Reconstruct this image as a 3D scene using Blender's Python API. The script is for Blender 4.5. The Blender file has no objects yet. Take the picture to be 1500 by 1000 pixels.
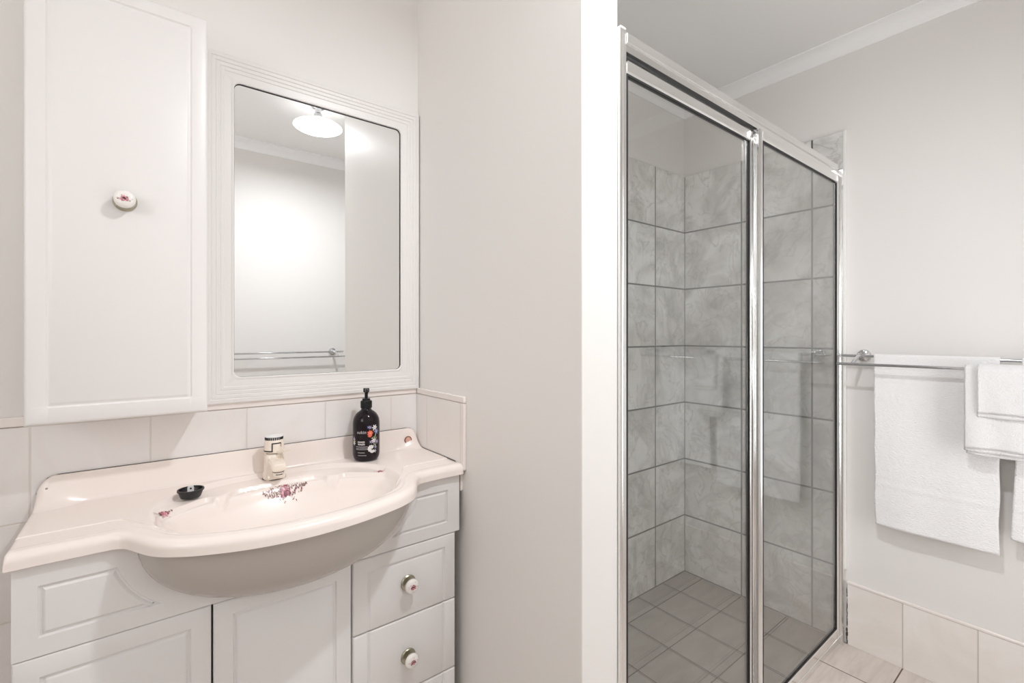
import bpy, bmesh, math, random
from mathutils import Vector, Matrix
from mathutils.bvhtree import BVHTree

random.seed(7)
PI = math.pi
SC = bpy.context.scene
COL = SC.collection

# ------------------------------------------------------------------ camera, world, light, exposure
cam_data = bpy.data.cameras.new('camera')
cam = bpy.data.objects.new('camera', cam_data)
COL.objects.link(cam)
cam.location = (0, 0, 1.25)
cam.rotation_euler = (PI / 2, 0, math.radians(51.96 - 90))
cam_data.sensor_width = 36.0
cam_data.lens = 682.74 / 1500 * 36
cam_data.shift_y = -(500 - 489.7) / 1500
cam_data.clip_start = 0.02
SC.camera = cam

world = bpy.data.worlds.new('world')
SC.world = world
world.use_nodes = True
world.node_tree.nodes['Background'].inputs[0].default_value = (0.75, 0.82, 0.95, 1)
world.node_tree.nodes['Background'].inputs[1].default_value = 0.35

def area_light(name, loc, rot, size, size_y, power, color):
    l = bpy.data.lights.new(name, 'AREA')
    l.shape = 'RECTANGLE'; l.size = size; l.size_y = size_y
    l.energy = power; l.color = color
    o = bpy.data.objects.new(name, l)
    COL.objects.link(o)
    o.location = loc; o.rotation_euler = rot
    return o
# added fill light outside an unseen window of the left wall, shining in along +X
LEFT_FILL_POWER = 14
area_light('left_fill_light', (-1.42, 0.25, 1.80), (0, -PI / 2, 0), 0.75, 0.85, LEFT_FILL_POWER, (1.0, 0.995, 0.985))
# second added fill, outside an invented window behind the camera, shining in along +Y
REAR_FILL_POWER = 11
area_light('rear_fill_light', (1.50, -0.59, 1.02), (PI / 2, 0, 0), 0.55, 1.15, REAR_FILL_POWER, (1.0, 0.995, 0.985))
LAMP_POWER = 11.6

SC.view_settings.view_transform = 'Standard'
SC.view_settings.look = 'None'
SC.view_settings.gamma = 1
SC.view_settings.use_curve_mapping = False
SC.view_settings.exposure = 0.08
SC.cycles.use_denoising = True
SC.cycles.diffuse_bounces = 8
SC.cycles.max_bounces = 14
SC.cycles.transparent_max_bounces = 16

# ------------------------------------------------------------------ the measured room
XS, XT = 0.7187, 0.8337          # nib wall, vanity side and shower side
YV = 1.434                       # vanity wall
YE = 0.680                       # front face of the nib wall
XW = 2.234                       # towel wall (paint)
YB = 1.381                       # shower back wall (paint)
YR = -0.42                       # wall behind the camera
XL = -1.25                       # left wall
ZC = 2.440                       # ceiling
TX, TY = 2.224, 1.371            # faces of the shower tiles

# ------------------------------------------------------------------ materials
def new_mat(name):
    m = bpy.data.materials.new(name); m.use_nodes = True
    nt = m.node_tree
    return m, nt, nt.nodes['Principled BSDF']

def N(nt, typ, **kw):
    n = nt.nodes.new(typ)
    for k, v in kw.items():
        setattr(n, k, v)
    return n

def lk(nt, a, b):
    nt.links.new(a, b)

def mth(nt, op, a, b=None, clamp=False):
    n = N(nt, 'ShaderNodeMath', operation=op); n.use_clamp = clamp
    for i, v in enumerate((a, b)):
        if v is None: continue
        if isinstance(v, (int, float)): n.inputs[i].default_value = v
        else: lk(nt, v, n.inputs[i])
    return n.outputs[0]

def simple(name, col, rough=0.4, metal=0.0, coat=0.0, bump=0.0, bscale=60, spec=0.5, vary=0.0):
    m, nt, b = new_mat(name)
    b.inputs['Base Color'].default_value = (*col, 1)
    b.inputs['Roughness'].default_value = rough
    b.inputs['Metallic'].default_value = metal
    b.inputs['Coat Weight'].default_value = coat
    b.inputs['Coat Roughness'].default_value = 0.08
    b.inputs['Specular IOR Level'].default_value = spec
    tc = N(nt, 'ShaderNodeTexCoord')
    nz = N(nt, 'ShaderNodeTexNoise'); nz.inputs['Scale'].default_value = bscale; nz.inputs['Detail'].default_value = 3
    lk(nt, tc.outputs['Object'], nz.inputs['Vector'])
    if bump:
        bp = N(nt, 'ShaderNodeBump'); bp.inputs['Strength'].default_value = bump; bp.inputs['Distance'].default_value = 0.002
        lk(nt, nz.outputs['Fac'], bp.inputs['Height']); lk(nt, bp.outputs[0], b.inputs['Normal'])
    if vary:
        mx = N(nt, 'ShaderNodeMix', data_type='RGBA')
        mx.inputs[6].default_value = (*col, 1)
        mx.inputs[7].default_value = (*[c * (1 - vary) for c in col], 1)
        lk(nt, nz.outputs['Fac'], mx.inputs[0]); lk(nt, mx.outputs[2], b.inputs['Base Color'])
    return m

def tile_mat(name, ua, va, u0, tw, v0, th, grout_w, col_a, col_b, grout, rough, vein=2.5, dist=1.6, streak=(1, 1, 1), dark=None, bumpy=0.12):
    """glazed tiles on the plane of axes ua, va: grout lines at u0 + k*tw and v0 + k*th; every tile has its own stone figure"""
    m, nt, b = new_mat(name)
    tc = N(nt, 'ShaderNodeTexCoord')
    sp = N(nt, 'ShaderNodeSeparateXYZ'); lk(nt, tc.outputs['Object'], sp.inputs[0])
    ax = {'x': 0, 'y': 1, 'z': 2}
    u = mth(nt, 'DIVIDE', mth(nt, 'SUBTRACT', sp.outputs[ax[ua]], u0), tw)
    v = mth(nt, 'DIVIDE', mth(nt, 'SUBTRACT', sp.outputs[ax[va]], v0), th)
    def edge(t, size):
        f = mth(nt, 'FRACT', t)
        d = mth(nt, 'MINIMUM', f, mth(nt, 'SUBTRACT', 1.0, f))
        return mth(nt, 'MULTIPLY', d, size)
    e = mth(nt, 'MINIMUM', edge(u, tw), edge(v, th))
    mask = mth(nt, 'MULTIPLY_ADD', e, 1.0 / 0.0008)          # 0 in the joint, 1 on the tile
    nt.nodes[-1].inputs[2].default_value = -(grout_w / 2) / 0.0008
    nt.nodes[-1].use_clamp = True
    wn = N(nt, 'ShaderNodeTexWhiteNoise', noise_dimensions='3D')
    cm = N(nt, 'ShaderNodeCombineXYZ')
    lk(nt, mth(nt, 'FLOOR', u), cm.inputs[0]); lk(nt, mth(nt, 'FLOOR', v), cm.inputs[1])
    lk(nt, cm.outputs[0], wn.inputs['Vector'])
    off = N(nt, 'ShaderNodeVectorMath', operation='MULTIPLY_ADD')
    lk(nt, wn.outputs['Color'], off.inputs[0]); off.inputs[1].default_value = (9, 9, 9)
    sc = N(nt, 'ShaderNodeVectorMath', operation='MULTIPLY')
    lk(nt, tc.outputs['Object'], sc.inputs[0]); sc.inputs[1].default_value = streak
    lk(nt, sc.outputs[0], off.inputs[2])
    nz = N(nt, 'ShaderNodeTexNoise'); nz.inputs['Scale'].default_value = vein; nz.inputs['Detail'].default_value = 9
    nz.inputs['Roughness'].default_value = 0.62; nz.inputs['Distortion'].default_value = dist
    lk(nt, off.outputs[0], nz.inputs['Vector'])
    cr = N(nt, 'ShaderNodeValToRGB')
    cr.color_ramp.elements[0].position = 0.36; cr.color_ramp.elements[0].color = (*col_b, 1)
    cr.color_ramp.elements[1].position = 0.60; cr.color_ramp.elements[1].color = (*col_a, 1)
    lk(nt, nz.outputs['Fac'], cr.inputs[0])
    colr = cr.outputs[0]
    if dark:
        n2 = N(nt, 'ShaderNodeTexNoise'); n2.inputs['Scale'].default_value = vein * 1.7; n2.inputs['Detail'].default_value = 9
        n2.inputs['Distortion'].default_value = 1.2
        lk(nt, off.outputs[0], n2.inputs['Vector'])
        d = mth(nt, 'ABSOLUTE', mth(nt, 'SUBTRACT', n2.outputs['Fac'], 0.5))
        vm = mth(nt, 'SUBTRACT', 1.0, mth(nt, 'MULTIPLY', d, 42.0, clamp=True), clamp=True)
        mx = N(nt, 'ShaderNodeMix', data_type='RGBA'); mx.inputs[7].default_value = (*dark, 1)
        lk(nt, mth(nt, 'MULTIPLY', vm, 0.42), mx.inputs[0]); lk(nt, colr, mx.inputs[6])
        colr = mx.outputs[2]
    g = N(nt, 'ShaderNodeMix', data_type='RGBA'); g.inputs[6].default_value = (*grout, 1)
    lk(nt, mask, g.inputs[0]); lk(nt, colr, g.inputs[7])
    lk(nt, g.outputs[2], b.inputs['Base Color'])
    rg = N(nt, 'ShaderNodeMapRange'); rg.inputs['To Min'].default_value = 0.8; rg.inputs['To Max'].default_value = rough
    lk(nt, mask, rg.inputs['Value']); lk(nt, rg.outputs[0], b.inputs['Roughness'])
    bp = N(nt, 'ShaderNodeBump'); bp.inputs['Strength'].default_value = 0.5; bp.inputs['Distance'].default_value = 0.0015
    h = mth(nt, 'ADD', mask, mth(nt, 'MULTIPLY', nz.outputs['Fac'], bumpy))
    lk(nt, h, bp.inputs['Height']); lk(nt, bp.outputs[0], b.inputs['Normal'])
    return m

def glass_mat(name, tint, refl=1.0):
    m = bpy.data.materials.new(name); m.use_nodes = True
    nt = m.node_tree; nt.nodes.clear()
    out = N(nt, 'ShaderNodeOutputMaterial'); mix = N(nt, 'ShaderNodeMixShader')
    tr = N(nt, 'ShaderNodeBsdfTransparent'); tr.inputs[0].default_value = (*tint, 1)
    gl = N(nt, 'ShaderNodeBsdfGlossy'); gl.inputs['Roughness'].default_value = 0.0
    gl.inputs[0].default_value = (refl, refl, refl, 1)
    fr = N(nt, 'ShaderNodeFresnel')
    ge = N(nt, 'ShaderNodeNewGeometry')                      # the same index on the way in and out of the pane
    ior = N(nt, 'ShaderNodeMix', data_type='FLOAT'); ior.inputs[2].default_value = 1.58; ior.inputs[3].default_value = 1 / 1.58
    lk(nt, ge.outputs['Backfacing'], ior.inputs[0]); lk(nt, ior.outputs[0], fr.inputs[0])
    lk(nt, fr.outputs[0], mix.inputs[0]); lk(nt, tr.outputs[0], mix.inputs[1]); lk(nt, gl.outputs[0], mix.inputs[2])
    lk(nt, mix.outputs[0], out.inputs[0])
    return m

M = {}
M['paint'] = simple('wall_paint', (0.82, 0.80, 0.778), 0.5, bump=0.06, bscale=220)
M['ceiling'] = simple('ceiling_paint', (0.88, 0.875, 0.865), 0.7, bump=0.05, bscale=160)
M['cornice'] = simple('cornice_paint', (0.95, 0.95, 0.955), 0.4)
M['wall_tile'] = tile_mat('beige_wall_tile', 'x', 'z', 0.010 - 0.004, 0.2045, 0.848, 0.2045, 0.0026, (0.84, 0.815, 0.81), (0.79, 0.75, 0.72), (0.74, 0.69, 0.65), 0.16, 3.0, 0.8, (1, 1, 1), bumpy=0.03)
M['side_tile'] = tile_mat('beige_side_tile', 'y', 'z', 1.355, 0.2045, 0.848, 0.2045, 0.0026, (0.88, 0.85, 0.83), (0.85, 0.81, 0.78), (0.76, 0.71, 0.67), 0.16, 3.0, 0.8, (1, 2.0, 0.5), bumpy=0.03)
M['skirt_tile'] = tile_mat('marbled_skirting_tile', 'y', 'z', 0.272, 0.201, -0.003, 0.60, 0.0028, (0.87, 0.835, 0.81), (0.80, 0.755, 0.705), (0.60, 0.55, 0.50), 0.16, 2.6, 1.8, (1, 0.7, 0.8), bumpy=0.03)
M['shower_tile_r'] = tile_mat('grey_stone_tile_right', 'y', 'z', 1.371 - 0.2985, 0.2985, 0.008, 0.2958, 0.0068, (0.84, 0.835, 0.82), (0.56, 0.55, 0.53), (0.15, 0.15, 0.145), 0.22, 4.6, 1.3, (1, 1, 1), (0.36, 0.345, 0.325), 0.3)
M['shower_tile_b'] = tile_mat('grey_stone_tile_back', 'x', 'z', 1.968 - 0.2985, 0.2985, 0.008, 0.2958, 0.0068, (0.84, 0.835, 0.82), (0.56, 0.55, 0.53), (0.15, 0.15, 0.145), 0.22, 4.6, 1.3, (1, 1, 1), (0.36, 0.345, 0.325), 0.3)
M['floor_tile'] = tile_mat('beige_floor_tile', 'x', 'y', 2.032, 0.2, 0.473, 0.2, 0.0035, (0.72, 0.645, 0.595), (0.60, 0.53, 0.485), (0.17, 0.13, 0.11), 0.42, 5.0, 0.5, (0.9, 6.0, 1), bumpy=0.1)
M['shower_floor'] = tile_mat('grey_brown_shower_floor_tile', 'x', 'y', 2.032, 0.2, 0.473, 0.2, 0.0035, (0.42, 0.40, 0.36), (0.355, 0.335, 0.305), (0.12, 0.10, 0.09), 0.40, 5.0, 0.5, (0.9, 3.0, 1), bumpy=0.1)
M['belly'] = simple('dark_bowl_underside', (0.46, 0.42, 0.385), 0.22)  # darker and greyer than the basin top
M['tile_cap'] = simple('tile_cap_glaze', (0.86, 0.80, 0.765), 0.15, coat=0.3)
M['tile_trim'] = simple('white_tile_trim', (0.86, 0.855, 0.84), 0.35)
M['mould'] = simple('dark_mould_stain', (0.05, 0.045, 0.04), 0.9)
M['vanity'] = simple('vanity_white_vinyl', (0.76, 0.74, 0.73), 0.34, bump=0.02, bscale=300)
M['carcass'] = simple('vanity_carcass_board', (0.55, 0.51, 0.48), 0.6)
M['kick'] = simple('kickboard_brown', (0.16, 0.13, 0.11), 0.6)
M['cab_white'] = simple('cabinet_white_vinyl', (0.80, 0.78, 0.77), 0.36, bump=0.02, bscale=300)
M['frame_white'] = simple('mirror_frame_white', (0.80, 0.78, 0.765), 0.34)
M['basin'] = simple('cream_moulded_basin', (0.87, 0.788, 0.738), 0.26, coat=0.06)
M['tapcream'] = simple('cream_tap_enamel', (0.85, 0.76, 0.66), 0.16, coat=0.4)
M['black'] = simple('black_print', (0.012, 0.012, 0.014), 0.45)
M['rubber'] = simple('black_rubber', (0.012, 0.012, 0.013), 0.38)
M['whiteplastic'] = simple('white_plastic', (0.82, 0.81, 0.80), 0.35)
M['bottle'] = simple('black_bottle_plastic', (0.010, 0.006, 0.009), 0.10, spec=0.28)
M['pump'] = simple('black_pump_plastic', (0.010, 0.010, 0.011), 0.3, spec=0.3)
M['print_white'] = simple('label_white_ink', (0.75, 0.73, 0.74), 0.5)
M['print_grey'] = simple('label_grey_ink', (0.62, 0.60, 0.62), 0.5)
M['print_red'] = simple('label_red_ink', (0.78, 0.16, 0.09), 0.5)
M['print_blue'] = simple('label_blue_ink', (0.22, 0.26, 0.48), 0.5)
M['print_green'] = simple('label_green_ink', (0.34, 0.38, 0.20), 0.5)
M['print_violet'] = simple('label_violet_ink', (0.33, 0.27, 0.46), 0.5)
M['rose'] = simple('decal_rose_pink', (0.46, 0.13, 0.18), 0.25)
M['rose_light'] = simple('decal_light_pink', (0.74, 0.38, 0.42), 0.25)
M['rose_dark'] = simple('decal_dark_plum', (0.17, 0.045, 0.065), 0.25)
M['leaf'] = simple('decal_leaf_brown', (0.30, 0.23, 0.16), 0.25)
M['sealant'] = simple('dark_sealant', (0.10, 0.085, 0.075), 0.7)
M['porcelain'] = simple('knob_porcelain', (0.86, 0.83, 0.79), 0.12, coat=0.5)
M['brass'] = simple('aged_brass', (0.44, 0.42, 0.33), 0.3, metal=1.0)
M['copper'] = simple('copper_ring', (0.26, 0.10, 0.06), 0.6, spec=0.2)
M['pinkplug'] = simple('pink_plug', (0.70, 0.42, 0.34), 0.6, spec=0.2)
M['chrome'] = simple('chrome', (0.66, 0.67, 0.69), 0.07, metal=1.0)
M['alu'] = simple('bright_anodised_aluminium', (0.88, 0.88, 0.87), 0.22, metal=1.0)
M['seal'] = simple('black_glazing_seal', (0.015, 0.015, 0.016), 0.5)
M['mirror'] = simple('silvered_mirror', (0.93, 0.94, 0.94), 0.0, metal=1.0)
M['glass'] = glass_mat('grey_shower_glass', (0.90, 0.905, 0.90))
M['clear'] = glass_mat('added_window_glass', (0.97, 0.97, 0.97))  # panes of the two added windows

def towel_mat(name, s1, col=(0.94, 0.935, 0.94)):
    m, nt, b = new_mat(name)
    b.inputs['Base Color'].default_value = (*col, 1)
    b.inputs['Roughness'].default_value = 0.95
    b.inputs['Sheen Weight'].default_value = 0.4
    tc = N(nt, 'ShaderNodeTexCoord')
    mp = N(nt, 'ShaderNodeMapping'); mp.inputs['Scale'].default_value = (1, 0.45, 1)
    lk(nt, tc.outputs['Object'], mp.inputs[0])
    v = N(nt, 'ShaderNodeTexNoise'); v.inputs['Scale'].default_value = s1; v.inputs['Detail'].default_value = 3
    lk(nt, mp.outputs[0], v.inputs['Vector'])
    bp = N(nt, 'ShaderNodeBump'); bp.inputs['Strength'].default_value = 0.65; bp.inputs['Distance'].default_value = 0.006
    lk(nt, v.outputs['Fac'], bp.inputs['Height']); lk(nt, bp.outputs[0], b.inputs['Normal'])
    return m
M['terry'] = towel_mat('white_terry_loops', 330)
M['terry_fine'] = towel_mat('white_fine_terry', 600)

def emit_mat(name, col, strength):
    m, nt, b = new_mat(name)
    b.inputs['Base Color'].default_value = (0.9, 0.9, 0.9, 1)
    b.inputs['Emission Color'].default_value = (*col, 1)
    b.inputs['Emission Strength'].default_value = strength
    return m
M['opal_top'] = emit_mat('glowing_opal_glass_top', (1.0, 0.985, 0.98), 1.6)
M['opal'] = emit_mat('glowing_opal_glass', (1.0, 0.985, 0.98), 9.0)

# ------------------------------------------------------------------ helpers
def link(name, bm, mats, parent=None, smooth=False, auto=None, loc=None):
    bmesh.ops.recalc_face_normals(bm, faces=bm.faces[:])
    me = bpy.data.meshes.new(name)
    if smooth:
        for f in bm.faces: f.smooth = True
    if auto is not None:
        for f in bm.faces: f.smooth = True
        for e in bm.edges:
            if len(e.link_faces) == 2 and e.calc_face_angle(0) > auto: e.smooth = False
    bm.to_mesh(me); bm.free()
    for m in (mats if isinstance(mats, (list, tuple)) else [mats]): me.materials.append(m)
    o = bpy.data.objects.new(name, me); COL.objects.link(o)
    if parent is not None: o.parent = parent
    if loc is not None: o.location = loc
    return o

def thing(name, label, cat, loc=(0, 0, 0), rz=0.0, group=None):
    o = bpy.data.objects.new(name, None); COL.objects.link(o)
    o.empty_display_size = 0.05
    o.location = loc; o.rotation_euler = (0, 0, rz)
    o['label'] = label; o['category'] = cat
    if group: o['group'] = group
    return o

def tag(o, label, cat, group=None):
    o['label'] = label; o['category'] = cat
    if group: o['group'] = group
    return o

def struct(name, bm, mats, **kw):
    o = link(name, bm, mats, **kw); o['kind'] = 'structure'
    return o

def box(bm, x0, x1, y0, y1, z0, z1, bev=0.0, mi=0, seg=2):
    vs = [bm.verts.new((x, y, z)) for x in (x0, x1) for y in (y0, y1) for z in (z0, z1)]
    fs = [bm.faces.new([vs[i] for i in q]) for q in ((0, 1, 3, 2), (4, 6, 7, 5), (0, 4, 5, 1), (2, 3, 7, 6), (0, 2, 6, 4), (1, 5, 7, 3))]
    for f in fs: f.material_index = mi
    if bev:
        es = list({e for f in fs for e in f.edges})
        r = bmesh.ops.bevel(bm, geom=es, offset=bev, segments=seg, affect='EDGES', profile=0.5)
        for f in r['faces']: f.material_index = mi
    return vs

def tube(bm, pts, r, n=16, mi=0, cap=True):
    pts = [Vector(p) for p in pts]
    rs = r if isinstance(r, (list, tuple)) else [r] * len(pts)
    rings = []; up = None
    for i, p in enumerate(pts):
        t = (pts[min(i + 1, len(pts) - 1)] - pts[max(i - 1, 0)]).normalized()
        if up is None:
            up = Vector((0, 0, 1)) if abs(t.z) < 0.9 else Vector((1, 0, 0))
        a = t.cross(up).normalized(); b = a.cross(t).normalized(); up = b
        rings.append([bm.verts.new(p + (a * math.cos(2 * PI * k / n) + b * math.sin(2 * PI * k / n)) * rs[i]) for k in range(n)])
    for i in range(len(rings) - 1):
        for k in range(n):
            f = bm.faces.new((rings[i][k], rings[i][(k + 1) % n], rings[i + 1][(k + 1) % n], rings[i + 1][k])); f.material_index = mi
    if cap:
        for rr in (rings[0], rings[-1]):
            f = bm.faces.new(rr); f.material_index = mi
    return rings

def lathe(bm, prof, n=32, mi=0, c=(0, 0, 0), axis='z', mis=None):
    """prof: (radius, height) pairs turned about the axis through c; axis 'z' or '-y' (height runs along -Y)"""
    cx, cy, cz = c
    def P(r, h, a):
        if axis == 'z': return (cx + r * math.cos(a), cy + r * math.sin(a), cz + h)
        return (cx + r * math.cos(a), cy - h, cz + r * math.sin(a))
    rings = []
    for r, h in prof:
        if r < 1e-6: rings.append([bm.verts.new(P(0, h, 0))])
        else: rings.append([bm.verts.new(P(r, h, 2 * PI * k / n)) for k in range(n)])
    for i in range(len(rings) - 1):
        A, B = rings[i], rings[i + 1]
        m_ = mis[i] if mis else mi
        for k in range(n):
            k2 = (k + 1) % n
            if len(A) == 1 and len(B) == 1: continue
            if len(A) == 1: f = bm.faces.new((A[0], B[k2], B[k]))
            elif len(B) == 1: f = bm.faces.new((A[k], A[k2], B[0]))
            else: f = bm.faces.new((A[k], A[k2], B[k2], B[k]))
            f.material_index = m_
    for rr in (rings[0], rings[-1]):
        if len(rr) > 2:
            f = bm.faces.new(rr); f.material_index = mi

def prism(bm, poly, axis, a0, a1, mi=0):
    """poly in the two other axes (kept in xyz order), extruded along axis from a0 to a1"""
    def P(p, a):
        if axis == 'x': return (a, p[0], p[1])
        if axis == 'y': return (p[0], a, p[1])
        return (p[0], p[1], a)
    A = [bm.verts.new(P(p, a0)) for p in poly]; B = [bm.verts.new(P(p, a1)) for p in poly]
    n = len(poly)
    for i in range(n):
        f = bm.faces.new((A[i], A[(i + 1) % n], B[(i + 1) % n], B[i])); f.material_index = mi
    for q in (A, B):
        f = bm.faces.new(q); f.material_index = mi

def interp(x, xs, ys):
    if x <= xs[0]: return ys[0]
    for i in range(len(xs) - 1):
        if x <= xs[i + 1]:
            t = (x - xs[i]) / (xs[i + 1] - xs[i])
            return ys[i] + (ys[i + 1] - ys[i]) * t
    return ys[-1]

def sstep(a, b, x):
    t = min(1, max(0, (x - a) / (b - a))); return t * t * (3 - 2 * t)

def copy_thing(o):
    def cp(a, par):
        c = a.copy(); COL.objects.link(c)
        if par is not None: c.parent = par
        for ch in list(a.children): cp(ch, c)
        return c
    return cp(o, None)

# ------------------------------------------------------------------ room shell
T = 0.10
bm = bmesh.new(); box(bm, XL - T, XW + T, YR - T, YV + T, -0.08, 0.0); struct('floor', bm, M['floor_tile'])
bm = bmesh.new(); box(bm, XL - T, XW + T, YR - T, YV + T, ZC, ZC + 0.08); struct('ceiling', bm, M['ceiling'])
bm = bmesh.new(); box(bm, XL - T, XS, YV, YV + T, 0, ZC); struct('wall_vanity', bm, M['paint'])
bm = bmesh.new(); box(bm, XS, XT, YE, YV + T, 0, ZC, bev=0.002); struct('wall_nib', bm, M['paint'])
bm = bmesh.new(); box(bm, XT, XW + T, YB, YV + T, 0, ZC); struct('wall_shower', bm, M['paint'])
bm = bmesh.new(); box(bm, XW, XW + T, YR - T, YB, 0, ZC); struct('wall_right', bm, M['paint'])
VX0, VX1, VZ0, VZ1 = 1.20, 1.80, 0.42, 1.62  # opening of an unseen window, added to let the rear fill in
bm = bmesh.new()
box(bm, XL - T, VX0, YR - T, YR, 0, ZC); box(bm, VX1, XW, YR - T, YR, 0, ZC)
box(bm, VX0, VX1, YR - T, YR, 0, VZ0); box(bm, VX0, VX1, YR - T, YR, VZ1, ZC)
struct('wall_rear', bm, M['paint'])
bm = bmesh.new()
for (x0, x1, z0, z1) in ((VX0, VX0 + 0.035, VZ0, VZ1), (VX1 - 0.035, VX1, VZ0, VZ1), (VX0 + 0.035, VX1 - 0.035, VZ0, VZ0 + 0.035), (VX0 + 0.035, VX1 - 0.035, VZ1 - 0.035, VZ1), (VX0 + 0.035, VX1 - 0.035, 1.02, 1.05)):
    box(bm, x0, x1, YR - 0.07, YR - 0.02, z0, z1, bev=0.002)
win2 = struct('added_window_2', bm, M['cornice'])
bm = bmesh.new(); box(bm, VX0 + 0.025, VX1 - 0.025, YR - 0.047, YR - 0.042, VZ0 + 0.025, VZ1 - 0.025)
struct('added_window_pane', bm, M['clear'], parent=win2)
# left wall with the opening of the window added for fill
WY0, WY1, WZ0, WZ1 = -0.18, 0.68, 1.42, 2.20
bm = bmesh.new()
box(bm, XL - T, XL, YR, WY0, 0, ZC); box(bm, XL - T, XL, WY1, YV, 0, ZC)
box(bm, XL - T, XL, WY0, WY1, 0, WZ0); box(bm, XL - T, XL, WY0, WY1, WZ1, ZC)
struct('wall_left', bm, M['paint'])
bm = bmesh.new()
for (y0, y1, z0, z1) in ((WY0, WY0 + 0.04, WZ0, WZ1), (WY1 - 0.04, WY1, WZ0, WZ1), (WY0 + 0.04, WY1 - 0.04, WZ0, WZ0 + 0.04), (WY0 + 0.04, WY1 - 0.04, WZ1 - 0.04, WZ1), (0.235, 0.265, WZ0 + 0.04, WZ1 - 0.04)):
    box(bm, XL - 0.07, XL - 0.02, y0, y1, z0, z1, bev=0.002)
win = struct('added_window_1', bm, M['cornice'])
bm = bmesh.new(); box(bm, XL - 0.047, XL - 0.042, WY0 + 0.03, WY1 - 0.03, WZ0 + 0.03, WZ1 - 0.03)
struct('added_window_pane', bm, M['clear'], parent=win)

# cove cornices
def cove_profile(n=10, p=0.052, d=0.055):
    pts = [(0, 0), (p + 0.006, 0), (p + 0.006, -0.007), (p, -0.007)]
    for i in range(1, n):
        a = i / n * PI / 2
        pts.append((0.008 + (p - 0.008) * (1 - math.sin(a)), -0.007 - (d - 0.015) * (1 - math.cos(a))))
    pts += [(0.008, -d + 0.006), (0.005, -d), (0, -d)]
    return pts
def cornice(name, x0, y0, x1, y1, nx, ny):
    bm = bmesh.new(); pr = cove_profile()
    rings = []
    for (x, y) in ((x0, y0), (x1, y1)):
        rings.append([bm.verts.new((x + nx * a, y + ny * a, ZC + b)) for a, b in pr])
    n = len(pr)
    for i in range(n):
        bm.faces.new((rings[0][i], rings[0][(i + 1) % n], rings[1][(i + 1) % n], rings[1][i]))
    bm.faces.new(rings[0]); bm.faces.new(rings[1])
    struct(name, bm, M['cornice'], auto=math.radians(25))
cornice('trim_1', XW, YR, XW, YB, -1, 0)
cornice('trim_2', XT, YB, XW, YB, 0, -1)
cornice('trim_3', XL, YV, XS, YV, 0, -1)
cornice('trim_4', XS, YE, XS, YV, -1, 0)
cornice('trim_5', XL, YR, XW, YR, 0, 1)
cornice('trim_6', XL, YR, XL, YV, 1, 0)
cornice('trim_7', XT, YE, XT, YB, 1, 0)
cornice('trim_8', XS, YE, XT, YE, 0, -1)

# shower tiles (slabs on the walls)
ZT = 2.075
bm = bmesh.new(); box(bm, TX, XW - 0.0002, 0.662, YB - 0.0002, 0.0005, ZT); struct('trim_9', bm, M['shower_tile_r'])
bm = bmesh.new(); box(bm, XT + 0.0002, TX, TY, YB - 0.0002, 0.0005, ZT); struct('trim_10', bm, M['shower_tile_b'])
bm = bmesh.new(); box(bm, XT + 0.0002, XT + 0.010, 0.715, TY, 0.0005, ZT); struct('trim_11', bm, M['shower_tile_r'])
bm = bmesh.new(); box(bm, XT + 0.0105, TX - 0.0002, 0.7075, TY - 0.0002, 0.0003, 0.006); struct('floor_shower', bm, M['shower_floor'])
# white edge strip of the tiles on the towel wall
bm = bmesh.new(); box(bm, TX - 0.0005, XW - 0.0002, 0.652, 0.662, 0.30, ZT + 0.004, bev=0.0015)
struct('trim_12', bm, M['tile_trim'])

# splashback tiles behind the vanity, with a capping strip
bm = bmesh.new(); box(bm, XL + 0.0002, XS - 0.0082, YV - 0.008, YV - 0.0002, 0.0005, 1.0525); struct('trim_13', bm, M['wall_tile'])
bm = bmesh.new(); box(bm, XL + 0.0002, XS - 0.0082, YV - 0.010, YV - 0.0002, 1.0535, 1.0745, bev=0.003); struct('trim_14', bm, M['tile_cap'])
bm = bmesh.new(); box(bm, XS - 0.008, XS - 0.0002, 1.150, YV - 0.0002, 0.8, 1.0525); struct('trim_15', bm, M['side_tile'])
bm = bmesh.new()
box(bm, XS - 0.010, XS - 0.0002, 1.129, YV - 0.011, 1.0535, 1.0725, bev=0.003)
box(bm, XS - 0.010, XS - 0.0002, 1.129, 1.149, 0.862, 1.0530, bev=0.003)
struct('trim_16', bm, M['tile_cap'])
# skirting tiles of the towel wall and capping
bm = bmesh.new(); box(bm, XW - 0.008, XW - 0.0002, YR + 0.0005, 0.650, 0.0005, 0.243); struct('baseboard_right', bm, M['skirt_tile'])
bm = bmesh.new(); box(bm, XW - 0.010, XW - 0.0002, YR + 0.0005, 0.651, 0.2435, 0.255, bev=0.003); struct('trim_17', bm, M['tile_cap'])
bm = bmesh.new(); box(bm, XL + 0.0005, XW - 0.011, YR + 0.0002, YR + 0.008, 0.0005, 0.243); struct('baseboard_rear', bm, M['wall_tile'])
# mould in the joint beside the shower frame
bm = bmesh.new()
for k in range(42):
    z = random.uniform(0.0, 0.24)
    w = random.uniform(0.0006, 0.0022) * (2.2 if 0.02 < z < 0.07 else 1)
    h = random.uniform(0.004, 0.016)
    yy = 0.6490 + random.uniform(-0.0012, 0.0006)
    bmesh.ops.create_icosphere(bm, subdivisions=1, radius=1, matrix=Matrix.Translation((XW - 0.0085, yy, max(h, z))) @ Matrix.Diagonal((0.0008, w, h, 1)))
struct('trim_18', bm, M['mould'])

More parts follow.
